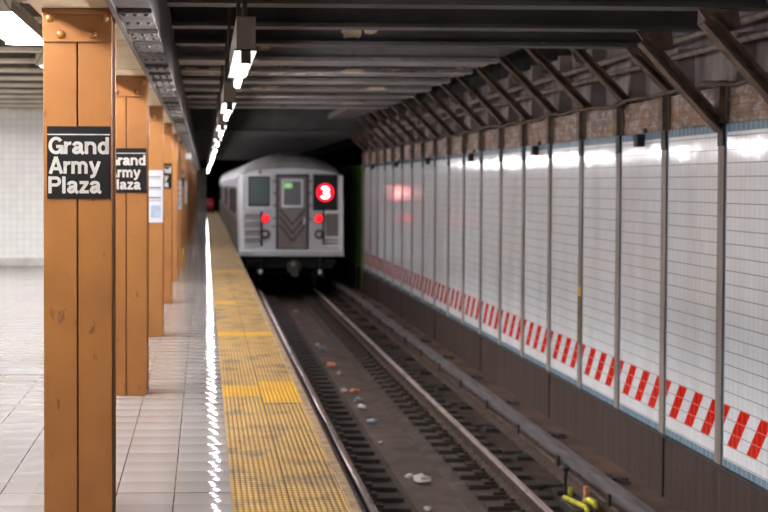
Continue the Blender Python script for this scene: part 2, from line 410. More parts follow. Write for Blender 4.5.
def text_mesh(name, txt, x0, x1, zbase, cap, y, depth, mat, parent, wt=1.0):
    """lettering standing in the XZ plane, reading from -Y, scaled to fill x0..x1 and to a cap height"""
    strokes = []; adv = 0
    for ch in txt:
        g, a = glyph(ch); strokes += [[Vector((px+adv, pz)) for px, pz in st] for st in g]; adv += a
    quads = []
    h = HT*wt
    for st in strokes:
        n = len(st); L = []
        for i in range(n):
            d0 = (st[i]-st[i-1]).normalized() if i else (st[1]-st[0]).normalized()
            d1 = (st[i+1]-st[i]).normalized() if i < n-1 else d0
            d = (d0+d1)
            d = d.normalized() if d.length > 1e-6 else d0
            k = 1/max(.55, d.dot(d0)); nr = Vector((-d.y, d.x))*h*k
            L.append((st[i]+nr, st[i]-nr))
        for i in range(n-1): quads.append((L[i][0], L[i][1], L[i+1][1], L[i+1][0]))
    xs = [v.x for q in quads for v in q]; mn, mx = min(xs), max(xs); sx = (x1-x0)/(mx-mn)
    mb = MB()
    for q in quads:
        P = [(x0+(v.x-mn)*sx, zbase+v.y*cap) for v in q]
        ar = sum(P[i][0]*P[(i+1)%4][1]-P[(i+1)%4][0]*P[i][1] for i in range(4))
        if abs(ar) < 1e-9: continue
        mb.prism(P, 'y', y-depth, y)
    return mb.build(name, mat, parent)

# ------------------------------------------------------------------ setting
Y0, Y1 = -12.0, 96.0
f = MB().box(-9, .138, Y0, 92, -.12, 0).build('floor', M['floor']); struct(f)
s_ = MB().box(-9, .70, Y0, 92, -1.6, -.125).build('trim_2', M['concrete']); struct(s_)
e_ = MB().box(.725, .785, Y0, 92, -.16, 0, .008).build('trim_1', M['stone_edge']); struct(e_)
t_ = MB().box(.139, .724, Y0, 92, -.12, .004).build('trim_3', M['tactile']); struct(t_)
j_ = MB().box(-9, -1.0, 13.25, 13.7, -.05, .003).build('trim_4', M['threshold']); struct(j_)
# track bed with a shallow centre trough
poly = [(.70, -1.36), (1.90, -1.36), (1.97, -1.395), (2.45, -1.395), (2.60, -1.36), (3.74, -1.36), (3.74, -1.7), (.70, -1.7)]
tb = MB().prism(poly, 'y', Y0, Y1).build('floor_track', M['trackbed']); struct(tb)
tr = MB().box(1.98, 2.44, Y0, Y1, -1.45, -1.388).build('trim_5', M['trough']); struct(tr)
# bench along the track wall
lg = MB().box(3.745, 4.5, Y0, Y1, -1.7, -1.14, .01).build('trim_6', M['ledge']); struct(lg)
# right wall
TE = POST0 + 18 * BAY + .1    # tiles end beside the rear of the train
bw = MB().box(WALLX+.005, 4.5, Y0, Y1, -1.139, -.575).build('wall_right_base', M['base_wall']); struct(bw)
rw = MB().box(WALLX, 4.5, Y0, TE, -.575, 2.10).build('wall_right', M['wall_tile']); struct(rw)
tr7 = MB().box(WALLX-.02, WALLX+.2, Y0, TE, -.600, -.577).build('trim_7', M['post_cap']); struct(tr7)
rb = MB().box(WALLX+.03, 4.5, Y0, TE, 2.105, 2.40).build('wall_right_band', M['band']); struct(rb)
up = MB().box(4.30, 4.5, Y0, TE, 2.401, 3.14).build('wall_right_upper', M['upper']); struct(up)
struct(MB().box(4.35, 4.5, Y0, TE, 3.141, 3.7).build('wall_right_crown', M['deck']))
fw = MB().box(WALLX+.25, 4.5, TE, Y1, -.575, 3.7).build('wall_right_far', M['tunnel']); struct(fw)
dk = MB().box(-.42, 4.5, Y0, Y1, 3.7, 3.85).build('ceiling', M['deck']); struct(dk)
# platform side: cream encased beam over the columns, pale deck
cr = MB().box(-.80, -.43, Y0, 92, 2.44, 3.7).build('ceiling_soffit', M['cream']); struct(cr)
for k in range(14):
    if 1 <= k: struct(MB().box(-.795, -.435, 7.35+1.6+(k-1)*2.285, 7.358+1.6+(k-1)*2.285, 2.4385, 2.4401).build('trim_%d' % (20+k), M['seam']))
ld = MB().box(-9, -.80, Y0, 92, 3.32, 3.85).build('ceiling_platform', M['white_deck']); struct(ld)
lw = MB().box(-9, -1.7, 30.6, 30.9, 0, 3.32).build('wall_left', M['left_tile']); struct(lw)
lb = MB().box(-9, -1.7, 30.57, 30.6, 0, .16, .006).build('baseboard_left', M['pier']); struct(lb)
ls = MB().box(-9.2, -9, Y0, 30.9, 0, 3.32).build('wall_left_side', M['left_tile']); struct(ls)
bk = MB().box(-9.2, 4.5, Y0-.2, Y0, -1.7, 3.85).build('wall_back', M['pier']); struct(bk)
fe = MB().box(-9, 4.5, Y1, Y1+.2, -1.7, 3.85).build('wall_far', M['deck']); struct(fe)
pr = MB().box(-.42, .12, 90.5, 91, 0, 2.43).build('wall_far_pier', M['pier']); struct(pr)

# ------------------------------------------------------------------ fresh tactile panels
for (x0, x1, y0, y1, lab) in ((.140, .434, 11.84, 12.45, 'brighter yellow tactile panel near the columns side, beside the larger bright panel'),
                              (.438, .723, 11.50, 12.72, 'larger bright yellow tactile panel touching the platform edge'),
                              (.140, .723, 16.55, 16.98, 'narrow bright yellow tactile panel across the strip, nearer of the two bands'),
                              (.140, .434, 20.95, 21.4, 'short bright yellow tactile panel halfway along the strip to the train'),
                              (.140, .723, 28.2, 29.2, 'bright yellow tactile panel across the strip, closest to the train')):
    tag(MB().box(x0, x1, y0, y1, .0025, .0062).build('tactile_panel', M['tactile_new'], origin=((x0+x1)/2, (y0+y1)/2, .004)), lab, 'tactile panel', 'replaced tactile panels')

# ------------------------------------------------------------------ orange columns
CX0, CX1, CD = -.756, -.438, .36
CYS = [7.35 + 4.572*k for k in range(18)]
def make_column(mat, side):
    root = empty('platform_column', ((CX0+CX1)/2, 0, 0), 'x', 'column', 'orange columns along the platform')
    w = (CX1-CX0)/2
    sh = MB()
    sh.box(-w, -.0035, 0, .028, 0, 2.438, .003).box(.0035, w, 0, .028, 0, 2.438, .003)           # front plates with a seam
    sh.box(-w, w, CD-.028, CD, 0, 2.438, .003)
    sh.build('shaft', mat, root)
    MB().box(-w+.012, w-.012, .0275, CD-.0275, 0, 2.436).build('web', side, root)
    cap = MB().box(-w-.002, w+.002, -.012, .0, 2.282, 2.432, .003).box(-w-.006, w+.006, -.022, 0, 2.408, 2.438, .004).build('cap_plate', mat, root)
    for (px, pz) in ((-.218, 2.393), (.035, 2.393), (-.168, 2.317), (-.022, 2.317)):
        MB().ball((px+.092, -.012, pz), .021, (1, .8, 1), 14).build('rivet', mat, cap, True)
    return root
def clone(root):
    c = root.copy(); COL.objects.link(c)
    for ch in kids(root):
        d = ch.copy(); COL.objects.link(d); d.parent = c
        for g in kids(ch):
            e = g.copy(); COL.objects.link(e); e.parent = d
    return c
colA = make_column(M['orange'], M['rust_shade_side'])
colB = make_column(M['orange_worn'], M['orange_worn'])
COLLAB = ['large orange steel column nearest the camera, carrying the biggest station sign',
          'second orange column, partly hidden behind the nearest one, carrying a station sign',
          'third orange column, with a white notice and pale scraped paint',
          'fourth orange column, narrow, carrying the third station sign']
for i, y in enumerate(CYS):
    if i == 0: c = colA
    elif i == 2: c = colB
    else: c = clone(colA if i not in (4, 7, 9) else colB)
    c.location = ((CX0+CX1)/2, y, 0)
    c['label'] = COLLAB[i] if i < 4 else '%s orange column counted from the camera along the platform' % nth(i+1)

# station signs
def sign(y, label):
    x0, x1, zt, zb = -.739, -.444, 1.890, 1.552
    cx = (x0+x1)/2
    r = empty('station_sign', (cx, y, zb), label, 'sign', 'black station name signs')
    bd = MB().box(x0-cx, x1-cx, -.008, -.0005, 0, zt-zb, .002).build('board', M['sign_black'], r)
    W = x1-x0; H = zt-zb
    MB().box(x0-cx+.002, x1-cx-.002, -.0094, -.0078, H-.0415, H-.0362).build('stripe', M['sign_white'], r)
    for (tx, a, b, base) in (('Grand', .025, .978, .130), ('Army', .028, .850, .222), ('Plaza', .022, .866, .314)):
        text_mesh('lettering', tx, x0-cx+a*W, x0-cx+b*W, H-base, .079, -.0078, .0016, M['sign_white'], r)
    return r
sgn = sign(CYS[0], 'black Grand Army Plaza station sign on the nearest orange column')
for i, lab in ((1, 'black Grand Army Plaza station sign on the second orange column, partly hidden'),
               (3, 'small black station sign on the fourth orange column, mostly hidden'),
               (6, 'tiny black station sign on the seventh orange column, far down the platform')):
    c = clone(sgn); c.location = (sgn.location.x, CYS[i], sgn.location.z); c['label'] = lab
# paper notices
def notice(y, label, z0=1.21, h=.55):
    r = empty('service_notice', (-.585, y, z0), label, 'notice', 'paper notices on the columns')
    MB().box(-.145, .147, -.004, -.0005, 0, h).build('sheet', M['paper'], r)
    lines = MB()
    for k, (zz, t) in enumerate(((.475, .016), (.455, .006), (.36, .02), (.345, .006), (.255, .02), (.238, .006), (.225, .006))):
        lines.box(-.12, .125, -.0052, -.0038, zz, zz+t*.7)
    lines.build('printed_lines', M['paper_ink'], r)
    MB().box(.02, .125, -.0052, -.0038, .05, .18).build('map_patch', M['paper_blue'], r)
    return r
nt = notice(CYS[2], 'tall white printed notice taped on the third orange column')
for i, lab in ((5, 'white notice on the sixth orange column, far down the platform'), (7, 'white notice on the eighth orange column, smallest of the notices')):
    c = clone(nt); c.location = (-.585, CYS[i], 1.12); c['label'] = lab
tag(MB().box(-.436, -.40, CYS[5]+.02, CYS[5]+.2, 0, .36, .006).build('yellow_marker_block', M['tape'], origin=(-.418, CYS[5]+.11, 0)),
    'small yellow block at the foot of the sixth orange column', 'marker')

# ------------------------------------------------------------------ riveted girder beside the columns
gd = empty('riveted_girder', (-.335, 0, 2.42), 'long grey riveted steel girder running along above the orange columns', 'girder')
gx = .335
MB().box(-.425+gx, -.25+gx, Y0, 92, 0, .03).build('bottom_flange', M['girder'], gd)
MB().box(-.285+gx, -.262+gx, Y0, 92, .0305, .50).build('web', M['girder'], gd)
MB().box(-.428+gx, -.405+gx, Y0, 92, -.02, -.001).build('edge_angle', M['beam_dark'], gd)
yb = 7.15; first = None; n = 0
while n < 60:
    d = .72 if n % 3 else .95
    w = .30 if n % 2 else .46
    bt = MB().box(-.398+gx, -.244+gx, yb, yb+w, -.022, -.0005, .004).build('batten_plate', M['girder'], gd)
    if n < 20:
        for xr in (-.37, -.32, -.27): 
            MB().ball((xr+gx, yb+.045, -.024), .013, (1, 1, .8), 8).build('rivet', M['girder'], bt, True)
            if n < 8: MB().ball((xr+gx, yb+w-.045, -.024), .013, (1, 1, .8), 8).build('rivet', M['girder'], bt, True)
    yb += d; n += 1

# ------------------------------------------------------------------ ceiling beams over the track
BZ = EYE + 1.21
BEAM = {}
k = -1; n = 0
while k < 46:
    y = POST0 + k*BAY + .04
    if not (8 < k < 16):
        n += 1
        mb = MB()
        if 2 <= k <= 8:                       # wide plated beams, flaking
            mb.box(-.255, 2.86, y-.10, y+.80, BZ, BZ+.02); mb.box(-.255, 2.86, y-.012, y+.012, BZ+.0195, BZ+.40)
            mb.box(-.255, 2.86, y-.11, y+.11, BZ-.022, BZ+.001)
            if k % 2: mb.box(-.255, 2.86, y+.42, y+.50, BZ-.012, BZ+.001)
            mat = M['beam_flaking']; d = 'grey flaking-paint ceiling beam'
        elif k == 16:
            mb.ibeam(-.255, 3.86, y, BZ, .86, .24); mat = M['beam_dark']; d = 'deep dark ceiling beam'
        else:
            mb.ibeam(-.255, 3.86, y, BZ, .42, .24, .03); mat = M['beam_dark']; d = 'dark steel ceiling beam'
        bo = mb.build('ceiling_beam', mat, origin=(1.8, y, BZ))
        BEAM[k] = bo
        tag(bo, '%s over the track, %s from the top of the photo' % (d, nth(n)), 'beam', 'ceiling beams over the track')
    k += 1
tag(MB().box(2.861, 3.50, POST0+2*BAY-.2, POST0+16*BAY-.3, EYE+1.50, EYE+1.62).build('edge_beam', M['beam_dark'], origin=(3.2, 24, EYE+1.5)), 'long dark edge beam carrying the upper ends of the knee braces', 'beam')
# bare patches where the dark paint has peeled off the beams
def peel(k, x0, x1, a0, a1, under, seed):
    rnd = random.Random(seed); n = 34; pts = []
    for i in range(n):
        t = 2*PI*i/n; r = rnd.uniform(.78, 1.02)
        pts.append(((x0+x1)/2 + (x1-x0)/2*max(-1, min(1, 1.25*math.cos(t)))*r, (a0+a1)/2 + (a1-a0)/2*max(-1, min(1, 1.3*math.sin(t)))*r))
    bo = BEAM[k]; o = bo.location
    mb = MB()
    if under: mb.prism([(p[0]-o.x, p[1]) for p in pts], 'z', -.0032, -.0002)
    else: mb.prism([(p[0]-o.x, p[1]) for p in pts], 'y', -.0145, -.0102)
    mb.build('peeled_paint_patch', M['peel'], bo)['label'] = 'cream patch of bare undercoat'
peel(1, 1.19, 1.38, .06, .20, False, 1); peel(1, 1.38, 1.51, .10, .20, False, 2)
peel(2, .62, 1.10, .14, .30, True, 3); peel(2, 2.35, 2.68, .12, .42, True, 4)
peel(3, 1.95, 2.15, .2, .42, True, 5); peel(3, .45, .62, .2, .5, True, 12)
peel(4, 2.30, 2.72, .14, .36, True, 6); peel(5, 1.4, 1.62, .15, .4, True, 7); peel(5, 2.2, 2.4, .2, .5, True, 8)
peel(8, 1.45, 2.15, .16, .62, True, 9); peel(6, .9, 1.2, .2, .5, True, 10); peel(7, 1.9, 2.3, .2, .45, True, 11)
# underside of the ceiling panel between girder and beams is the deck itself

# pale beams over the platform on the left
n = 0
for k in range(-8, 13):
    y = 12.2 + k*BAY
    n += 1
    vis = k+1
    r = empty('platform_ceiling_beam', (-4.9, y, EYE+1.4), ('pale ceiling beam over the platform at left, %s from the top' % nth(k+1)) if k >= 0 else ('pale platform ceiling beam above or behind the viewpoint, %s one back' % nth(-k)), 'beam', 'pale ceiling beams over the platform')
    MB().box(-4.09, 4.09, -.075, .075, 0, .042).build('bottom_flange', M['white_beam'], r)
    MB().box(-4.09, 4.09, -.02, .02, .0425, .29).build('web', M['shaded_web'], r)

# ------------------------------------------------------------------ fluorescent lights
FX, FZ, FL = .183, EYE+.58, 1.88
def make_strip():
    r = empty('fluorescent_strip_light', (FX, 0, FZ), 'x', 'light', 'strip lights above the platform edge')
    h = MB(); h.box(-.044, .044, 0, FL, .03, .178, .003)
    h.build('housing', M['fixture'], r)
    MB().box(-.054, .050, 0, FL, .024, .0298).build('reflector_plate', M['plate_dull'], r)
    for yy in (0, FL-.03): MB().box(-.022, .022, yy, yy+.028, -.034, .0238, .003).build('end_cap', M['fixture_dark'], r)
    MB().tube([(0, .03, -.018), (0, FL-.03, -.018)], .014, 12).build('tube', M['tube'], r, True)
    for yy in (.25, FL-.25): MB().tube([(0, yy, .177), (0, yy, 3.7-FZ)], .012, 8).build('stem', M['fixture_dark'], r)
    return r
st = make_strip()
for k in range(-4, 18):
    y = 7.06 + 4.572*k
    if k == -4: c = st
    else: c = clone(st)
    c.location = (FX, y, FZ)
    c['label'] = ('grey strip light over the platform edge, %s from the top of the photo' % nth(k+1)) if k >= 0 else ('strip light over the platform edge behind the viewpoint, %s one back' % nth(-k))
def make_trough():
    L = 2.4
    r = empty('fluorescent_trough_light', (-1.42, 0, EYE+1.12), 'x', 'light', 'trough lights over the platform')
    h = MB(); h.prism([(-.17, 0), (-.10, .12), (.10, .12), (.17, 0), (.155, 0), (.092, .10), (-.092, .10), (-.155, 0)], 'y', 0, L)
    h.box(-.10, .10, 0, L, .1205, .16)
    h.build('housing', M['fixture_dark'], r)
    MB().box(-.085, .085, .03, L-.03, .085, .099).build('reflector', M['reflector'], r)
    for yy in (.0, L-.02): MB().box(-.165, .165, yy, yy+.018, -.012, .10).build('end_plate', M['reflector'], r)
    for xx in (-.075, .075): MB().tube([(xx, .03, .03), (xx, L-.03, .03)], .030, 12).build('tube', M['tube_in'], r, True)
    for yy in (.476, 2.0): MB().tube([(0, yy, .159), (0, yy, .282)], .012, 8).build('stem', M['fixture_dark'], r)
    return r
tl = make_trough(); q = 0
for (xx, y, lab) in ([(-1.42, 10.2, 'white trough light with two bright tubes in the top left corner')] +
                     [(-1.42, 10.2+4.572*k, 'trough light beyond the nearest column, %s along the platform' % nth(k+1)) for k in (1, 2, 3)] +
                     [(-1.42, 10.2+4.572*k, 'trough light over the platform behind the viewpoint, %s one back' % nth(-k)) for k in (-1, -3)] +
                     [(-4.6, 10.2+4.572*k, 'trough light of the outer platform row left of the view, %s from its near end' % nth(k+4)) for k in (-2, 0, 1, 2, 3)] +
                     [(-7.2, 10.2+4.572*k, 'added trough light brightening the left wall, outermost unseen row, %s from its near end' % nth(k+1)) for k in (0, 1, 2, 3)]):  # outermost row is added out of view to brighten the left wall
    c = tl if q == 0 else clone(tl); q += 1
    c.location = (xx, y, EYE+1.12); c['label'] = lab
for y, lab in ((32.2, 'added strip light brightening the rear of the train, hanging just before it'), (36.8, 'added strip light brightening the rear of the train, hanging beside it')):
    c = clone(st); c.location = (FX, y, FZ); c['label'] = lab  # both added to brighten the rear face of the train
# small pale box under the girder
sb = empty('junction_box', (-.335, 33, 2.14), 'small pale box hanging under the dark girder far down the platform', 'box')
MB().box(-.06, .06, 0, .2, 0, .12, .006).build('body', M['pier'], sb); MB().box(-.07, .12, -.02, .22, -.03, -.001, .004).build('base_plate', M['stone_edge'], sb)
MB().tube([(0, .1, .12), (0, .1, .2568)], .01, 8).build('hanger', M['fixture_dark'], sb)

# ------------------------------------------------------------------ track wall posts, braces, boxes, pipes
for k in range(-1, 19):
    y = POST0 + k*BAY
    lab = 'grey-brown steel post on the tiled track wall, %s from the right edge' % nth(k+1) if k >= 0 else 'grey-brown steel post on the tiled track wall just outside the right edge'
    if k == 3: lab = 'wall post with yellow tape and an olive stain, fourth from the right edge'
    r = empty('wall_post', (WALLX, y, -1.139), lab, 'post', 'posts dividing the tiled track wall')
    b = 1.139
    hw = .072
    MB().box(-.013, -.0005, -hw, hw, -.60+b, 1.93+b, .003).box(-.004, .02, -hw+.01, hw-.01, 1.93+b-.01, 2.40+b).build('flange', M['post'], r)
    MB().box(-.020, -.0002, -hw*.95, hw*.95, 1.931+b, 2.102+b, .003).build('top_clip', M['post_cap'], r)
    MB().box(-.05, .02, -.06, .06, 2.105+b, 2.44+b, .004).build('upper_stub', M['brace'], r)
    if k % 3 == 1:
        MB().box(-.012, .004, -.05, .05, 0, -.602+b, .004).build('lower_stub', M['base_wall'], r)
    if k == 3:
        MB().box(-.015, -.0135, -hw, hw, .42+b, .52+b).build('tape', M['tape'], r)['label'] = 'yellow tape'
        MB().box(-.015, -.0135, -hw, hw, -.10+b, .419+b).build('stain', M['olive'], r)
    if k == 13:
        MB().box(-.015, -.0135, -hw, hw, .40+b, .52+b).build('tape', M['tape'], r)['label'] = 'yellow tape'
    # knee brace up to the beam
    heavy = k in (-1, 0)
    if heavy: a, bb, wd = (4.05, 2.07), (3.42, 2.755), .046
    elif 2 <= k < 16: a, bb, wd = (4.16, 2.40), (3.46, 3.115), .038
    else: a, bb, wd = (4.16, 2.40), (3.78, 2.765), .036
    va, vb = Vector((a[0], y, a[1])), Vector((bb[0], y, bb[1]))
    d = (vb-va).normalized(); nrm = Vector((-d.z, 0, d.x))
    mb = MB()
    def slab(o0, o1, y0, y1):
        bq = bmesh.new(); vs = []
        for p in (va, vb):
            for (o, yy) in ((o0, y0), (o1, y0), (o1, y1), (o0, y1)): vs.append(bq.verts.new(p + nrm*o + Vector((0, yy, 0))))
        for i in range(4): bq.faces.new((vs[i], vs[(i+1)%4], vs[4+(i+1)%4], vs[4+i]))
        bq.faces.new(vs[0:4][::-1]); bq.faces.new(vs[4:8]); mb.merge(bq)
    slab(-wd, -wd+.018, -.07, .07); slab(wd-.018, wd, -.07, .07); slab(-wd+.0178, wd-.0178, -.012, .012)
    br = empty('knee_brace', (4.05, y, 2.2), ('heavy rusty knee brace reaching down onto the tiles, %s' % ('at the right edge' if k == -1 else 'second from the right edge')) if heavy
               else 'diagonal steel knee brace between track wall and ceiling, %s from the right edge' % nth(k+2), 'brace', 'knee braces above the track wall')
    o = mb.build('strut', M['brace'], br); o.location = (-4.05, -y, -2.2)
    if heavy or not 2 <= k < 16:
        px = 3.50 if heavy else 3.84
        MB().prism([(px-.14-4.05, .628), (px+.14-4.05, .628), (px+.16-4.05, .50), (px-4.05, .44)], 'y', -.014, .014).build('gusset', M['brace'], br)
    else:
        MB().prism([(3.56-4.05, .76), (3.70-4.05, .76), (3.80-4.05, .58), (3.62-4.05, .62)], 'y', -.014, .014).build('gusset', M['brace'], br)
    # stub beam that joins brace and wall above
    MB().box(4.15-4.05, 4.299-4.05, -.05, .05, .205, .93 if 2 <= k < 16 else .62).build('wall_rib', M['upper'], br)
for k in range(6):
    y = 14.3 + 4.572*k
    lab = ['black box hung over the top of the wall tiles, nearest the camera', 'second black box along the top of the wall tiles', 'third black box along the top of the wall tiles',
           'fourth black box along the top of the wall tiles', 'fifth black box along the top of the wall tiles', 'black box at the top of the wall tiles nearest the train'][k]
    r = empty('speaker_box', (WALLX, y, 1.975), lab, 'speaker box', 'black boxes above the wall tiles')
    MB().box(-.075, -.0005, -.06, .06, 0, .115, .006).build('body', M['black_box'], r)
    MB().box(.002, .028, -.03, .03, .1155, .17).build('bracket', M['black_box'], r)
for (xx, zz, rr, lab) in ((4.02, EYE+1.235, .032, 'upper dusty conduit pipe running above the track wall'), (4.05, EYE+1.10, .028, 'lower dusty conduit pipe running above the track wall')):
    tag(MB().tube([(xx, Y0+.05, zz), (xx, TE, zz)], rr, 10).build('conduit_pipe', M['conduit'], None, True, origin=(xx, 20, zz)), lab, 'pipe', 'conduit pipes')
pts = [(3.99+.012*math.sin(i*1.7), 4+i*.38, EYE+.79+.028*math.sin(i*.9)*math.sin(i*.37)+.012*math.sin(i*2.1)) for i in range(94)]
tag(MB().tube(pts, .019, 8).build('wavy_cable', M['cable'], None, True, origin=(3.99, 20, EYE+.79)), 'brown sagging cable strung along the top of the track wall', 'cable')
# dark green far columns beside the train
for i in range(5):
    y = TE+.5+i*1.524
    tag(MB().box(4.06, 4.30, y-.12, y+.12, -1.139, 2.12, .01).build('green_column', M['green'], origin=(4.18, y, -1.139)), 'dark green steel column beyond the end of the tiled wall, %s from the tiles' % nth(i+1), 'column', 'green columns beside the train')
gp = MB().box(4.22, 4.30, TE+.05, TE+8, -.57, 2.1).build('trim_8', M['green']); struct(gp)

# ------------------------------------------------------------------ rails
LR, RR = 1.44, 2.925
def rail_profile(cx, top, h=.15, hw=.037, fw=.07):
    return [(cx-fw, top-h), (cx+fw, top-h), (cx+fw, top-h+.012), (cx+.012, top-h+.03), (cx+.010, top-.045), (cx+hw, top-.036), (cx+hw, top-.010),
            (cx+hw-.008, top-.001), (cx-hw+.008, top-.001), (cx-hw, top-.010), (cx-hw, top-.036), (cx-.010, top-.045), (cx-.012, top-h+.03), (cx-fw, top-h+.012)]
for (cx, lab) in ((LR, 'left running rail, beside the platform edge'), (RR, 'right running rail with a shiny worn head, middle of the track view')):
    r = empty('running_rail', (cx, 20, RAIL-.15), lab, 'rail', 'running rails')
    o = MB().prism(rail_profile(0, .15), 'y', Y0-20+.1, Y1-20-.1).build('rail_body', M['rail_side'], r)
    MB().prism([(-.034, .1465)] + [(.034*math.sin(math.radians(a)), .1585 - .0085*(math.sin(math.radians(a))**2)) for a in range(-90, 91, 12)] + [(.034, .1465)], 'y', Y0-20+.1, Y1-20-.1).build('rail_head', M['rail_top'], r, True)
# ties
def make_tie(side):
    w0, w1 = ((-.36, .43) if side == 'L' else (-.34, .36))
    cx = LR if side == 'L' else RR
    r = empty('railroad_tie', (cx, 0, -1.372), 'x', 'tie', 'short ties under the %s rail' % ('left' if side == 'L' else 'right'))
    MB().box(w0, w1, -.11, .11, 0, .058, .008).build('block', M['tie'], r)
    for s in (-1, 1):
        MB().box(.075 if s > 0 else -.19, .19 if s > 0 else -.075, -.085, .085, .0585, .082, .003).build('tie_plate', M['plate'], r)
        MB().box(s*.10-.02, s*.10+.02, -.03, .03, .0825, .112, .004).build('rail_clip', M['plate'], r)
    return r
for side in 'LR':
    t0 = make_tie(side); q = 0
    for k in range(58):
        y = 12.6 + k*.5
        c = t0 if k == 0 else clone(t0)
        c.location = (LR if side == 'L' else RR, y + (.06 if side == 'R' else 0) + random.uniform(-.02, .02), -1.372)
        c.rotation_euler.z = random.uniform(-.03, .03)
        c['label'] = 'dark short tie under the %s running rail, %s from the bottom of the photo' % ('left' if side == 'L' else 'right', nth(k+1))
# third rail
TX = 3.505
r3 = empty('third_rail', (TX, 20, -1.36), 'covered third rail with a grey cover board along the right side of track', 'third rail')
MB().prism(rail_profile(0, .24, .13, .035, .06), 'y', Y0-20+.2, 40-20+30).build('contact_rail', M['rail_side'], r3)
MB().prism([(-.09, .345), (.085, .355), (.085, .385), (.0, .393), (-.09, .375)], 'y', Y0-20+.2, 50).build('cover_board', M['cover'], r3)
for k in range(17):
    y = 12.9 + k*1.9 - 20
    b = MB(); b.box(.090, .11, y-.03, y+.03, 0, .36); b.box(-.13, .11, y-.09, y+.09, 0, .05, .006)
    b.tube([(0, y, .05), (0, y, .115)], [.05, .035], 10)
    br = b.build('bracket', M['dark_steel'], r3)
    MB().box(-.12, -.0905, y-.035, y+.035, .28, .385, .005).build('clip', M['plate'], br)
    tag(MB().box(-.09, .33, -.13, .13, 0, .035, .01).build('long_tie', M['tie']), 'long dark tie crossing towards the third rail, %s from the bottom' % nth(k+1), 'tie', 'long ties at the third rail').location = (3.405, y+20+.45, -1.362)
# clamps on the bench
for k in range(10):
    y = 14.35 + k*2.55
    r = empty('cable_clamp', (3.88, y, -1.14), 'small dark clamp lying on the wall bench, %s from the bottom of the photo' % nth(k+1), 'clamp', 'clamps on the bench')
    MB().box(-.10, .08, -.03, .03, 0, .022, .004).build('bar', M['dark_steel'], r)
    MB().box(-.10, -.05, -.14, .10, .0225, .045, .004).build('lug', M['dark_steel'], r)
    MB().tube([(-.075, -.1, .03), (-.02, -.2, .03), (.05, -.24, .02)], .012, 6).build('tail', M['dark_steel'], r)
# yellow hose assembly at the bottom right
yh = empty('yellow_hose_coupling', (3.33, 13.7, -1.31), 'yellow painted hose pieces lying beside the third rail at bottom right', 'hose')
MB().box(-.10, .055, -.35, .28, 0, .10, .01).build('base_block', M['tie'], yh)
MB().tube([(-.03, -.50, .09), (-.01, -.36, .125), (-.05, -.2, .13), (-.09, -.02, .13), (-.10, .08, .125)], .024, 10).build('hose', M['yellow_paint'], yh, True)
MB().tube([(.03, -.10, .115), (.06, -.16, .15), (.085, -.26, .145), (.08, -.34, .12)], [.022, .034, .034, .018], 10).build('strap', M['yellow_paint'], yh, True)
MB().box(.06, .105, -.02, .05, .1005, .24, .01).build('block', M['scrap_orange'], yh)
MB().tube([(-.08, .14, .09), (-.08, .14, .24), (-.08, .12, .36)], .016, 8).build('stake', M['dark_steel'], yh)
MB().ball((-.08, .12, .38), .036, (1, 1, .9), 12).build('stake_head', M['dark_steel'], yh, True)
MB().tube([(-.03, .16, .10), (-.025, .16, .2)], .026, 8).build('collar', M['yellow_paint'], yh, True)

# litter
def crumple(seed, r, flat, mat, loc, name, lab, cat='litter'):
    rnd = random.Random(seed)
    b = bmesh.new(); bmesh.ops.create_icosphere(b, subdivisions=2, radius=r)
    for v in b.verts:
        k = rnd.uniform(.55, 1.25); v.co *= k; v.co.z *= flat
    zmin = min(v.co.z for v in b.verts)
    for v in b.verts: v.co.z -= zmin
    mb = MB(); mb.merge(b); o = mb.build(name, mat); o.location = loc; o.rotation_euler.z = rnd.uniform(0, 6)
    return tag(o, lab, cat, 'litter in the track trough')
def at(px, py, h):                      # pixel on a horizontal plane h below the eye
    z = h*1560/(py-183.5); return ((px-204)*z/1560, z)
TRZ = -1.388
L = [(422, 483, .075, .4, 'scrap', 'crumpled grey paper heap in the trough nearest the camera'), (410, 478, .035, .5, 'scrap', 'small pale paper scrap beside the nearest paper heap'),
     (372, 424, .05, .5, 'scrap_blue', 'blue-grey plastic scrap in the trough below the three light wrappers'), (362, 410, .05, .6, 'scrap', 'pale crumpled wrapper, lowest of the middle cluster'),
     (358, 402, .04, .6, 'scrap_blue', 'bluish wrapper between two pale ones in middle cluster'), (354, 393, .055, .5, 'scrap_orange', 'orange-brown wrapper in the middle of trough'),
     (344, 392, .035, .6, 'scrap', 'small white scrap left of the orange-brown wrapper'), (331, 367, .06, .5, 'scrap_orange', 'orange-brown bag scrap in the far part of trough'),
     (339, 374, .035, .6, 'scrap', 'white scrap just below the far orange-brown bag'), (322, 350, .06, .5, 'scrap_blue', 'bluish plastic bag farthest along the trough'),
     (317, 346, .035, .6, 'scrap', 'white scrap at the far bluish plastic bag'), (381, 444, .025, .6, 'scrap', 'tiny white scrap between middle cluster and nearest heap'),
     (428, 511, .03, .5, 'scrap', 'white scrap at the very bottom of the trough'), (397, 331, .05, .4, 'scrap_blue', 'white and blue cup crushed beyond the right rail'),
     (296, 312, .05, .5, 'scrap', 'pale scrap in the trough close below the train')]
for i, (px, py, r_, fl, m_, lab) in enumerate(L):
    h = EYE - TRZ; x, y = at(px, py, h); z = TRZ
    if not (1.99 < x < 2.43): z = -1.36; x, y = at(px, py, EYE+1.36)
    if abs(x-1.94) < .05: x = 2.02; z = TRZ
    if abs(x-2.48) < .05: x = 2.40; z = TRZ
    crumple(20+i, r_*1.35, fl, M[m_], (x, y-.049*x, z), 'litter_scrap', lab)
sx, sy = at(388, 334, EYE+1.36)

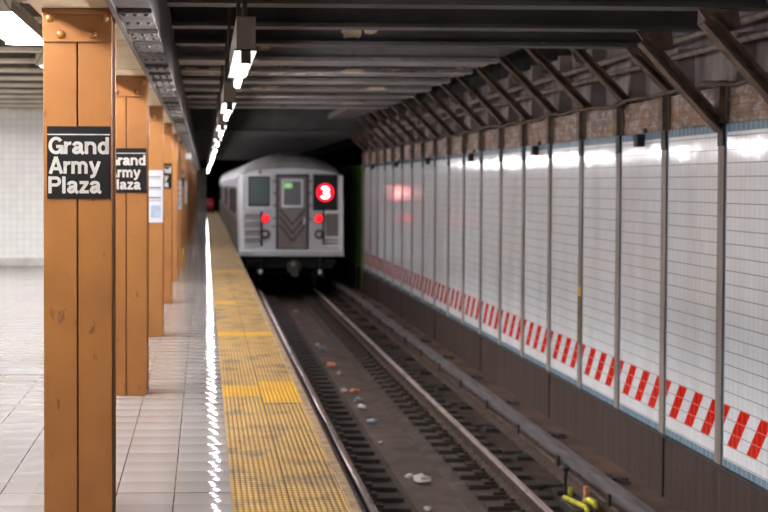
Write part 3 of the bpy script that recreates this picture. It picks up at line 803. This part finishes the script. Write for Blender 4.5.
# ------------------------------------------------------------------ train
TXC, TY, CARL = 2.205, 39.9, 15.3
PROF = [(1.33, -.19), (1.335, .4), (1.335, 1.2), (1.335, 1.78), (1.30, 1.92), (1.17, 2.08), (.92, 2.23), (.55, 2.35), (.2, 2.405)]
def ring(y, kz, kx):
    pts = []
    for (x, z) in PROF:
        zz = 1.78+(z-1.78)*kz if z > 1.78 else z
        pts.append((x*(kx if z > 1.78 else 1), y, zz))
    return pts + [(-x, yy, z) for (x, yy, z) in pts[::-1]]
def car(y0, label, last):
    r = empty('subway_car', (TXC, y0, RAIL), label, 'subway car', 'cars of the stainless steel train')
    o = -RAIL
    b = bmesh.new(); rings = []
    for (dy, kz, kx) in ((0, .38, .985), (.08, .62, .99), (.3, .86, .996), (.7, 1, 1), (CARL-.7, 1, 1), (CARL-.3, .86, .996), (CARL, .38, .985)):
        rings.append([b.verts.new((x, y+dy, z+o)) for (x, y, z) in ring(0, kz, kx)])
    n = len(rings[0])
    rb_ = MB(); half = len(PROF)
    for i in range(len(rings)-1):
        for k in range(n):
            q4 = (rings[i][k], rings[i][(k+1)%n], rings[i+1][(k+1)%n], rings[i+1][k])
            if 3 <= k <= n-5: rb_.bm.faces.new([rb_.bm.verts.new(v.co) for v in q4])
            else: b.faces.new(q4)
    b.faces.new(rings[0][::-1]); b.faces.new(rings[-1])
    mb = MB(); mb.merge(b); sh = mb.build('body_shell', M['steel'], r)
    bmesh.ops.remove_doubles(rb_.bm, verts=rb_.bm.verts, dist=.0005)
    rb_.build('roof', M['steel_roof'], r)
    # side sheathing, doors and windows on both sides
    for s in (-1, 1):
        xs = 1.336*s
        def panel(y0_, y1_, z0_, z1_, t, mat, name, par=r):
            xa, xb = (xs, xs+s*t); return MB().box(min(xa, xb), max(xa, xb), y0_, y1_, z0_+o, z1_+o, .004).build(name, mat, par)
        panel(.25, CARL-.25, -.15, .72, .012, M['steel_rib'], 'side_sheathing'); panel(.25, CARL-.25, 1.55, 1.78, .010, M['steel'], 'letter_board')
        for dy in (1.7, 6.85, 12.0):
            d = panel(dy, dy+1.35, -.12, 1.52, .02, M['steel_dark'], 'side_door')
            for q_ in (.1, .74): panel(dy+q_, dy+q_+.5, .62, 1.4, .024, M['pane'], 'door_pane', d)
        for dy in (3.35, 5.0, 8.5, 10.15): panel(dy, dy+1.4, .78, 1.5, .014, M['pane'], 'side_window')
    MB().box(-1.15, 1.15, .4, CARL-.4, -.55+o, -.195+o).build('underframe', M['dark_steel'], r)
    for yc in (2.3, CARL-2.3):
        t = MB()
        for dy in (-.9, .9):
            for s in (-1, 1): t.tube([(s*.70-.06, yc+dy, .42), (s*.70+.06, yc+dy, .42)], .40, 20)
            t.tube([(-.75, yc+dy, .42), (.75, yc+dy, .42)], .07, 10)
        for s in (-1, 1): t.box(s*.9-.06, s*.9+.06, yc-1.3, yc+1.3, .30, .55, .02)
        t.build('truck', M['dark_steel'], r)
    if not last: return r
    # rear face, local y is negative towards the camera; helper: photo px to local x,z
    def X(px): return (px-204)*40.0/1560 - TXC + .0
    def Z(py): return EYE - (py-183.5)*40.0/1560 - RAIL
    def fbox(px0, px1, py0, py1, d0, d1, mat, name, par=r, bev=.008):
        return MB().box(X(px0), X(px1), -d1, -d0, Z(py1), Z(py0), bev).build(name, mat, par)
    # corner posts and roof lip
    fbox(239.5, 243.5, 175, 249, .0, .03, M['steel_bright'], 'corner_post', bev=.012); fbox(338.5, 342.5, 175, 249, 0, .03, M['steel_bright'], 'corner_post', bev=.012)
    # storm door
    dr = fbox(275.5, 308.5, 174, 249, .001, .02, M['gasket'], 'storm_door')
    fbox(277.5, 306.5, 176.5, 248, .0195, .04, M['steel_dark'], 'door_leaf', dr)
    fbox(281, 302.5, 179, 207, .0395, .052, M['steel_bright'], 'window_frame', dr, .02)
    fbox(283, 300.5, 181, 205, .0515, .056, M['pane_door'], 'door_pane', dr, .01)
    fbox(283.5, 291.5, 182.5, 188, .0555, .060, M['lcd_green'], 'route_display', dr, .002)
    for i, (yb_, yt) in enumerate(((224, 209), (233, 216), (241, 224))):
        c = MB()
        for s in (-1, 1):
            p0 = Vector((X(292), -.047, Z(yb_))); p1 = Vector((X(292 + s*13), -.047, Z(yt)))
            c.tube([p0, p1], .018, 6)
        c.build('chevron_rib', M['gasket'], dr)
    MB().box(X(303.2), X(304.6), -.075, -.0405, Z(224), Z(217), .004).build('door_handle', M['steel_bright'], dr)
    # hinge blocks and grab handles beside the door
    for (px, py) in ((274, 181), (274, 193), (274, 205), (310, 181), (310, 193), (310, 205), (273.5, 218), (310, 219), (273, 226)):
        fbox(px-1.2, px+1.2, py-1.2, py+1.2, 0, .035, M['steel_dark'], 'hinge_block')
    # cab window
    w = fbox(246, 271, 174, 208, .001, .025, M['steel_bright'], 'cab_window', bev=.03 if False else .01)
    fbox(247.5, 269.5, 176, 206.2, .0245, .032, M['gasket'], 'gasket', w)
    fbox(249, 268.2, 177.5, 204.8, .0315, .036, M['pane'], 'window_pane', w)
    fbox(258.5, 261, 170, 174, .001, .06, M['stone_edge'], 'marker_lamp')
    # route sign
    sg = fbox(312.5, 337, 174, 210, .001, .03, M['gasket'], 'route_sign_box', bev=.012)
    fbox(314, 335.5, 175.5, 208.5, .0295, .036, M['black_box'], 'sign_glass', sg)
    MB().disc_y((X(324.6), -.042, Z(192.2)), .222, .0065, 40).build('route_disc', M['bullet_red'], sg)
    text_mesh('route_numeral', '3', X(320.2), X(329.0), Z(198.6), .325, -.0415, .006, M['bullet_white'], sg, .82)
    # tail lamps and head lamps
    for px in (264.6, 318.2):
        t = MB().disc_y((X(px), -.045, Z(218)), .115, .0445, 24).build('tail_lamp', M['gasket'], r)
        MB().ball((X(px), -.045, Z(218)), .095, (1, .5, 1), 16).build('lens', M['lamp_red'], t, True)
        h = MB().disc_y((X(px+.4), -.045, Z(234)), .12, .0445, 24).build('head_lamp', M['gasket'], r)
        MB().ball((X(px+.4), -.04, Z(234)), .075, (1, .45, 1), 16).build('lens', M['lens'], h, True)
    # folded pantograph gates
    for s, (p0, p1) in ((0, (244.5, 260)), (1, (323, 341.5))):
        g = fbox(p0, p1, 211.5, 246, .001, .02, M['steel_mid'] if s == 0 else M['steel_bright'], 'safety_gate')
        if s == 0:
            for py in (213, 221, 229, 237, 244.5):
                MB().tube([(X(p0), -.05, Z(py)), (X(p1+2), -.05, Z(py))], .022, 8).build('gate_bar', M['steel'], g)
            MB().tube([(X(261), -.06, Z(211)), (X(261), -.06, Z(246))], .028, 8).build('gate_post', M['gasket'], g)
        else:
            fbox(325.5, 338, 213.5, 236, .0195, .03, M['steel_dark'], 'gate_panel', g)
            for py in (239.5, 243): MB().tube([(X(p0), -.04, Z(py)), (X(338), -.04, Z(py))], .018, 8).build('gate_bar', M['steel_dark'], g)
            MB().tube([(X(323), -.06, Z(209)), (X(323), -.06, Z(244))], .02, 8).build('gate_post', M['gasket'], g)
    # white guard bar at the right corner
    gb = MB(); gb.box(X(340.3), X(342.6), -.15, -.0305, Z(253), Z(201), .01)
    gb.box(X(324), X(341), -.10, -.0305, Z(213.2), Z(210), .01)
    gb.build('guard_bar', M['steel_bright'], r)
    # anticlimber sill
    sl = MB().box(X(238.8), X(343), -.20, -.001, Z(255.6), Z(250), .012).build('end_sill', M['steel_bright'], r)
    for py in (251.6, 253.8): MB().box(X(239.4), X(342.4), -.206, -.1995, Z(py+.35), Z(py-.35)).build('sill_groove', M['steel_dark'], sl)
    # coupler, hoses, steps
    cp = MB().box(X(286.5), X(299.5), -.55, -.05, Z(271), Z(262), .03)
    cp.box(X(289.5), X(296.5), -.70, -.54, Z(275), Z(259), .03); cp.build('coupler', M['coupler'], r)
    MB().disc_y((X(291.5), -.73, Z(262.5)), .055, .035, 14).build('coupler_pin', M['steel_dark'], r)
    for px in (260, 319.3):
        MB().tube([(X(px), -.05, Z(257)), (X(px), -.12, Z(263)), (X(px), -.14, Z(270))], .03, 8).build('air_hose', M['dark_steel'], r)
        MB().ball((X(px), -.15, Z(271.5)), .055, (1, 1, 1.3), 12).build('hose_coupling', M['handle'], r, True)
    for px in (253, 330): MB().box(X(px-6), X(px+6), -.12, -.02, Z(262), Z(260.3), .006).build('step', M['dark_steel'], r)
    return r
car(TY, 'rear car of the silver train showing red 3 sign and two red lamps', True)
c2 = car(TY+CARL+.35, 'second silver car, in front of the rear car of the train', False)
for i in (2, 3):
    if TY+(CARL+.35)*(i+1) < Y1-.3 or i == 2:
        if TY+(CARL+.35)*i+CARL < Y1:
            c = clone(c2); c.location = (TXC, TY+(CARL+.35)*i, RAIL); c['label'] = '%s silver car of the train, far along the platform' % nth(i+1)

# red box at the far end of the platform
rx = empty('red_equipment_box', (.32, 84, 0), 'small red box standing at the far end of the platform', 'box')
MB().box(-.18, .18, -.1, .1, .25, .80, .03).build('cabinet', M['red_box'], rx)
for s in (-1, 1): MB().box(s*.13-.03, s*.13+.03, -.05, .05, 0, .2495).build('leg', M['dark_steel'], rx)
MB().box(-.10, .10, -.106, -.0995, .5, .55).build('front_band', M['sign_white'], rx)

# ------------------------------------------------------------------ camera and world
F = 1560.0; PX, PY = 280.0, 232.0; VX, VY = 204.0, 183.5
cam = bpy.data.cameras.new('camera'); co = bpy.data.objects.new('camera', cam); COL.objects.link(co)
cam.sensor_fit = 'HORIZONTAL'; cam.sensor_width = 36; cam.lens = F/768*36
cam.shift_x = (384-PX)/768; cam.shift_y = -(256-PY)/768
yaw = math.atan((PX-VX)/F); pitch = math.atan((PY-VY)/F)
fwd = Vector((math.sin(yaw)*math.cos(pitch), math.cos(yaw)*math.cos(pitch), -math.sin(pitch)))
q = fwd.to_track_quat('-Z', 'Y'); mrot = q.to_matrix().to_4x4() @ Matrix.Rotation(.003, 4, 'Z')
co.matrix_world = Matrix.Translation((-.005, 0, EYE+.005)) @ mrot
cam.clip_end = 300
cam.dof.use_dof = True; cam.dof.focus_distance = 8.0; cam.dof.aperture_fstop = 3.4
SC.camera = co
w = bpy.data.worlds.new('world'); SC.world = w; w.use_nodes = True
w.node_tree.nodes['Background'].inputs[0].default_value = (.02, .02, .02, 1); w.node_tree.nodes['Background'].inputs[1].default_value = .0
SC.view_settings.view_transform = 'Standard'; SC.view_settings.look = 'None'; SC.view_settings.gamma = 1; SC.view_settings.exposure = 0.28
